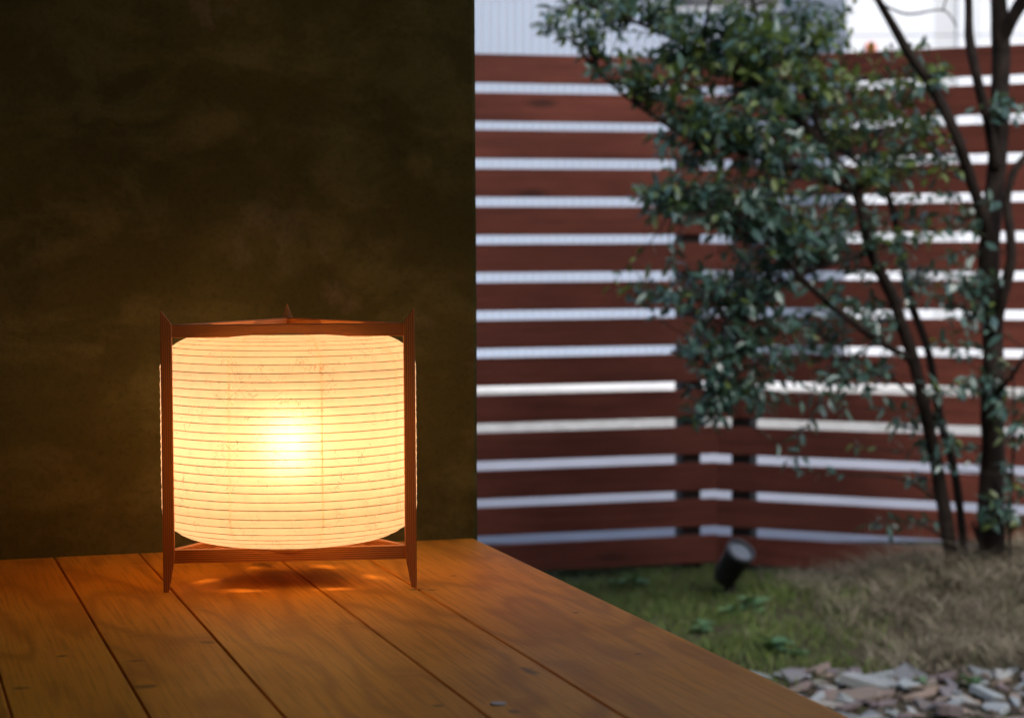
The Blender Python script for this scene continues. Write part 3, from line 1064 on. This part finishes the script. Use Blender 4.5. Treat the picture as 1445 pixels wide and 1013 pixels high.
T2.limb('branch', [at(1402, 470, 6.5), at(1414, 420, 6.45), at(1428, 360, 6.42), at(1420, 290, 6.42), at(1428, 245, 6.42), at(1452, 215, 6.42), at(1490, 180, 6.42)], [0.022, 0.021, 0.018, 0.017, 0.014, 0.012, 0.010])
T2.limb('branch', [at(1412, 60, 6.5), at(1435, 10, 6.45), at(1465, -30, 6.4)], [0.028, 0.025, 0.022])
T2.limb('branch', [at(1405, 560, 6.5), at(1428, 530, 6.4), at(1450, 495, 6.35)], [0.010, 0.008, 0.006])
T2.limb('sprout', [at(1388, 790, 6.5), at(1380, 760, 6.5), at(1372, 735, 6.5)], [0.010, 0.008, 0.005])
T2.limb('sprout', [foot(1424, 790, 6.45), at(1426, 700, 6.45), at(1432, 600, 6.45), at(1430, 520, 6.45)], [0.007, 0.006, 0.005, 0.003])
T2.limb('sprout', [at(1235, 0, 6.35), at(1280, 20, 6.3), at(1330, 15, 6.3), at(1350, 40, 6.3)], [0.004, 0.004, 0.003, 0.002])
T2.clump(1415, 715, 38, 30, 6.4, .12, 9, .15, maxd=.25)
T2.clump(1420, 560, 35, 50, 6.42, .12, 9, .05)
T2.clump(1335, 420, 50, 75, 6.4, .15, 26, .05)
T2.clump(1350, 540, 45, 40, 6.4, .15, 9, .05)
T2.clump(1300, 200, 60, 60, 6.4, .15, 9, .5)
T2.clump(1290, 100, 70, 40, 6.4, .15, 8, .5)
T2.clump(1420, 150, 25, 40, 6.4, .15, 6, .05)
T2.clump(1430, 640, 20, 60, 6.4, .12, 6, .1)
T2.clump(1360, 300, 40, 50, 6.4, .12, 6, .2)
T2.clump(1330, 640, 45, 40, 6.45, .12, 5, .05)
T2.clump(1420, -170, 220, 110, 6.5, .5, 90, .25)
T2.build()

# ------------------------------------------------------------------ garden spotlight
sl = foot(1024, 822, 6.95); sl.z = ground_z(sl.x, sl.y)
spot = empty('garden_spotlight', sl)
tag(spot, 'small black tilted garden spotlight on the ground by the fence corner', 'spotlight')
p0 = at(1020, 818, 6.95) - sl; p1 = at(1046, 776, 6.87) - sl
axis = (p1 - p0).normalized()
q4 = axis.to_track_quat('Z', 'Y').to_matrix().to_4x4()
Ls = (p1 - p0).length
head = Matrix.Translation(p0) @ q4
RS = 0.045


def spun(name, pr, mat, parent, seg=28):
    v, f = lathe(pr, seg)
    o = link(name, pyd(name, v, f, True), parent, mat)
    return o


body = spun('body', [(0.0, 0.0), (0.030, 0.0), (0.034, 0.006), (RS - 0.002, 0.03), (RS - 0.001, Ls - 0.03), (RS + 0.002, Ls - 0.028), (RS + 0.002, Ls), (RS - 0.003, Ls), (RS - 0.003, Ls - 0.012), (0.0, Ls - 0.012)], M['black'], spot)
body.matrix_local = head
ml, nt, out = new_mat('spotlight_lens')
g = N(nt)
g.bsdf(out, col(0.24, 0.28, 0.34), 0.12, 0.7)
lens = spun('lens', [(0.0, Ls - 0.006), (RS * 0.55, Ls - 0.0068), (RS - 0.0045, Ls - 0.010)], ml, spot)
lens.matrix_local = head
ring = spun('bezel', [(RS - 0.004, Ls - 0.001), (RS - 0.004, Ls + 0.003), (RS + 0.004, Ls + 0.003), (RS + 0.004, Ls - 0.010), (RS + 0.001, Ls - 0.012)], mat_noisy('bezel_metal', (0.06, 0.065, 0.08), (0.08, 0.085, 0.1), 40, 0.3, 0.5), spot)
ring.matrix_local = head
box('bracket', -0.006, 0.030, -0.012, 0.012, -0.03, 0.05, M['black'], spot, 0.003)
link('spike', pyd('spike', *tube_data([Vector((0.01, 0, -0.12)), Vector((0.01, 0, 0.0))], [0.003, 0.012], 8), True), spot, M['black'])

# ------------------------------------------------------------------ stones of the path
path = empty('stone_path', (0, 0, 0))
tag(path, kind='structure')


def stone_mesh():
    n = rnd.randint(5, 7)
    ang = sorted(rnd.uniform(0, 2 * math.pi) * .35 + 2 * math.pi * i / n for i in range(n))
    el = rnd.uniform(0.62, 1.0)
    rr = [rnd.uniform(0.78, 1.12) for _ in range(n)]
    h = rnd.uniform(0.16, 0.34)
    v = []
    for sc, z in ((0.93, -0.25), (1.0, h * 0.6), (0.95, h * 0.9), (0.82, h)):
        for a, r in zip(ang, rr):
            v.append((r * sc * math.cos(a), r * sc * el * math.sin(a), z + (0 if z < 0 else rnd.uniform(-.05, .05))))
    f = []
    for l in range(3):
        for i in range(n):
            f.append((l * n + i, l * n + (i + 1) % n, (l + 1) * n + (i + 1) % n, (l + 1) * n + i))
    f.append(tuple(3 * n + i for i in range(n)))
    me = pyd('stone', v, f)
    me.materials.append(M['stone'])
    return me


smeshes = [stone_mesh() for _ in range(30)]
cnt, tries, spots = 0, 0, []
while cnt < 295 and tries < 9000:
    tries += 1
    x, y = rnd.uniform(0.50, 1.75), rnd.uniform(4.75, 5.75)
    if y > 5.68 + 0.09 * mnoise.noise(Vector((x * 4, 0, 0))): continue
    s = rnd.choice((0.032, 0.04, 0.05, 0.062, 0.075, 0.09))
    if any((x - a) ** 2 + (y - b) ** 2 < (0.62 * (s + q)) ** 2 for a, b, q in spots): continue
    spots.append((x, y, s))
    o = link('stone', smeshes[rnd.randrange(30)], path)
    o.location = (x, y, ground_z(x, y) + rnd.uniform(-0.002, 0.020))
    o.scale = (s * rnd.uniform(0.9, 1.35), s * rnd.uniform(0.6, 1.0), s * rnd.uniform(0.35, 0.8))
    o.rotation_euler = (rnd.gauss(0, .22), rnd.gauss(0, .22), rnd.uniform(0, 6.28))
    cnt += 1
v, f = [], []
for _ in range(2600):
    x, y = rnd.uniform(0.3, 2.2), rnd.uniform(4.3, 5.74)
    s = rnd.uniform(0.005, 0.016); b = len(v); z = ground_z(x, y) + s * .35
    rz = rnd.uniform(0, 6.28); c_, s_ = math.cos(rz), math.sin(rz)
    for px, py, pz in ((1, 0, 0), (.2, .8, .1), (-.9, .3, 0), (-.3, -.8, 0), (.1, .1, .6), (0, 0, -.6)):
        v.append((x + s * (px * c_ - py * s_), y + s * (px * s_ + py * c_), z + s * pz))
    for i in range(4):
        j = (i + 1) % 4
        f.append((b + i, b + j, b + 4)); f.append((b + j, b + i, b + 5))
o = link('pebbles', pyd('pebbles', v, f), path, M['pebble']); o['kind'] = 'stuff'


# ------------------------------------------------------------------ grass, dry growth, weeds
def blades(name, n, place, hgt, wid, lean, mat):
    v, f = [], []
    for _ in range(n):
        pl = place()
        if pl is None: continue
        x, y, sc = pl
        z = ground_z(x, y) - 0.004
        h = rnd.uniform(*hgt) * sc; w = rnd.uniform(*wid)
        a = rnd.uniform(0, 6.28); l = rnd.uniform(*lean) * h
        dx, dy = math.cos(a) * l, math.sin(a) * l
        b2 = rnd.uniform(0, 6.28); wx, wy = math.cos(b2) * w, math.sin(b2) * w
        b = len(v)
        v += [(x - wx, y - wy, z), (x + wx, y + wy, z), (x + dx * .4 + wx * .8, y + dy * .4 + wy * .8, z + h * .6),
              (x + dx * .4 - wx * .8, y + dy * .4 - wy * .8, z + h * .6), (x + dx, y + dy, z + h * rnd.uniform(.75, 1.0))]
        f += [(b, b + 1, b + 2, b + 3), (b + 3, b + 2, b + 4)]
    o = link(name, pyd(name, v, f), None, mat)
    return o


def dryness(x, y):      # 1 on the mound, 0 on the lawn
    edge = 1.03 + 0.22 * mnoise.noise(Vector((y * 2.1, 4.0, 0))) - 0.25 * (y - 6.2) * 0.3
    return max(0.0, min(1.0, (x - edge) / 0.25 + 0.5))


def lawn():
    x, y = rnd.uniform(-0.1, 2.0), rnd.uniform(5.55, 7.75)
    if rnd.random() < dryness(x, y) * 0.93: return None
    if y < 5.74 and rnd.random() < 0.75: return None
    n = mnoise.noise(Vector((x * 4, y * 4, 9)))
    if n < -0.25 and rnd.random() < 0.6: return None
    return x, y, 0.8 + 0.6 * n


def mound_place():
    x, y = rnd.uniform(0.7, 3.0), rnd.uniform(5.66, 7.3)
    if rnd.random() > dryness(x, y): return None
    n = mnoise.noise(Vector((x * 6, y * 6, 2)))
    if n < -0.18 and rnd.random() < 0.8: return None
    return x, y, 0.9 + 1.0 * n


o = blades('grass', 38000, lawn, (0.018, 0.055), (0.0012, 0.0026), (0.2, 0.9), M['grass'])
tag(o, 'short patchy green grass growing before the fence', 'grass', None, 'stuff')
o = blades('dry_grass', 52000, mound_place, (0.025, 0.085), (0.0009, 0.0022), (0.5, 2.6), M['dry'])
tag(o, 'tangled dry brown ground cover on the mound below the trees', 'dry grass', None, 'stuff')
o = blades('dead_grass', 6000, lawn, (0.015, 0.04), (0.0008, 0.0016), (0.6, 1.6), M['dry'])
tag(o, 'dead straw coloured blades among the green grass', 'dead grass', None, 'stuff')

WL = leaf_mesh('leaf', 0.05, 0.036, 0.25, 0.22)
wme = pyd('leaf', *WL, True); wme.materials.append(M['weed'])
weeds = [(1092, 908, 1.25, 9, 'leafy green weed at the border of the stone path'),
         (1120, 912, 0.9, 7, 'small leafy green weed at the border of the stone path, beside a larger one'),
         (1062, 858, 1.2, 9, 'broad leaved green weed in the middle of the grass'),
         (1030, 862, 0.9, 7, 'low green weed in the grass below the spotlight'),
         (898, 816, 1.1, 8, 'bright green weed sprouting under the lowest slat by the deck'),
         (872, 818, 1.0, 7, 'green weed beside the deck edge under the fence'),
         (1130, 838, 0.8, 7, 'green weed near the foot of the right fence'),
         (990, 880, 0.9, 8, 'green weed in the grass close to the deck edge'),
         (1370, 948, 0.9, 7, 'low green weed between the stones and the dry mound'),
         (1300, 945, 0.7, 6, 'tiny green weed at the foot of the dry mound')]
for (px, py, sc, n, lab) in weeds:
    p = on_z(px, py, 0.01); p.z = ground_z(p.x, p.y)
    w = empty('weed_plant', p, rnd.uniform(0, 6.28))
    tag(w, lab, 'weed', 'leafy weeds in the garden')
    for i in range(n):
        a = i * 2.4 + rnd.uniform(-.3, .3)
        o = link('leaf', wme, w)
        o.location = (0.006 * math.cos(a), 0.006 * math.sin(a), 0.004 + 0.004 * i)
        o.rotation_euler = (rnd.uniform(0.15, 0.75), rnd.uniform(-.3, .3), a)
        s = sc * rnd.uniform(0.75, 1.15); o.scale = (s, s, s)

bpy.context.view_layer.update()
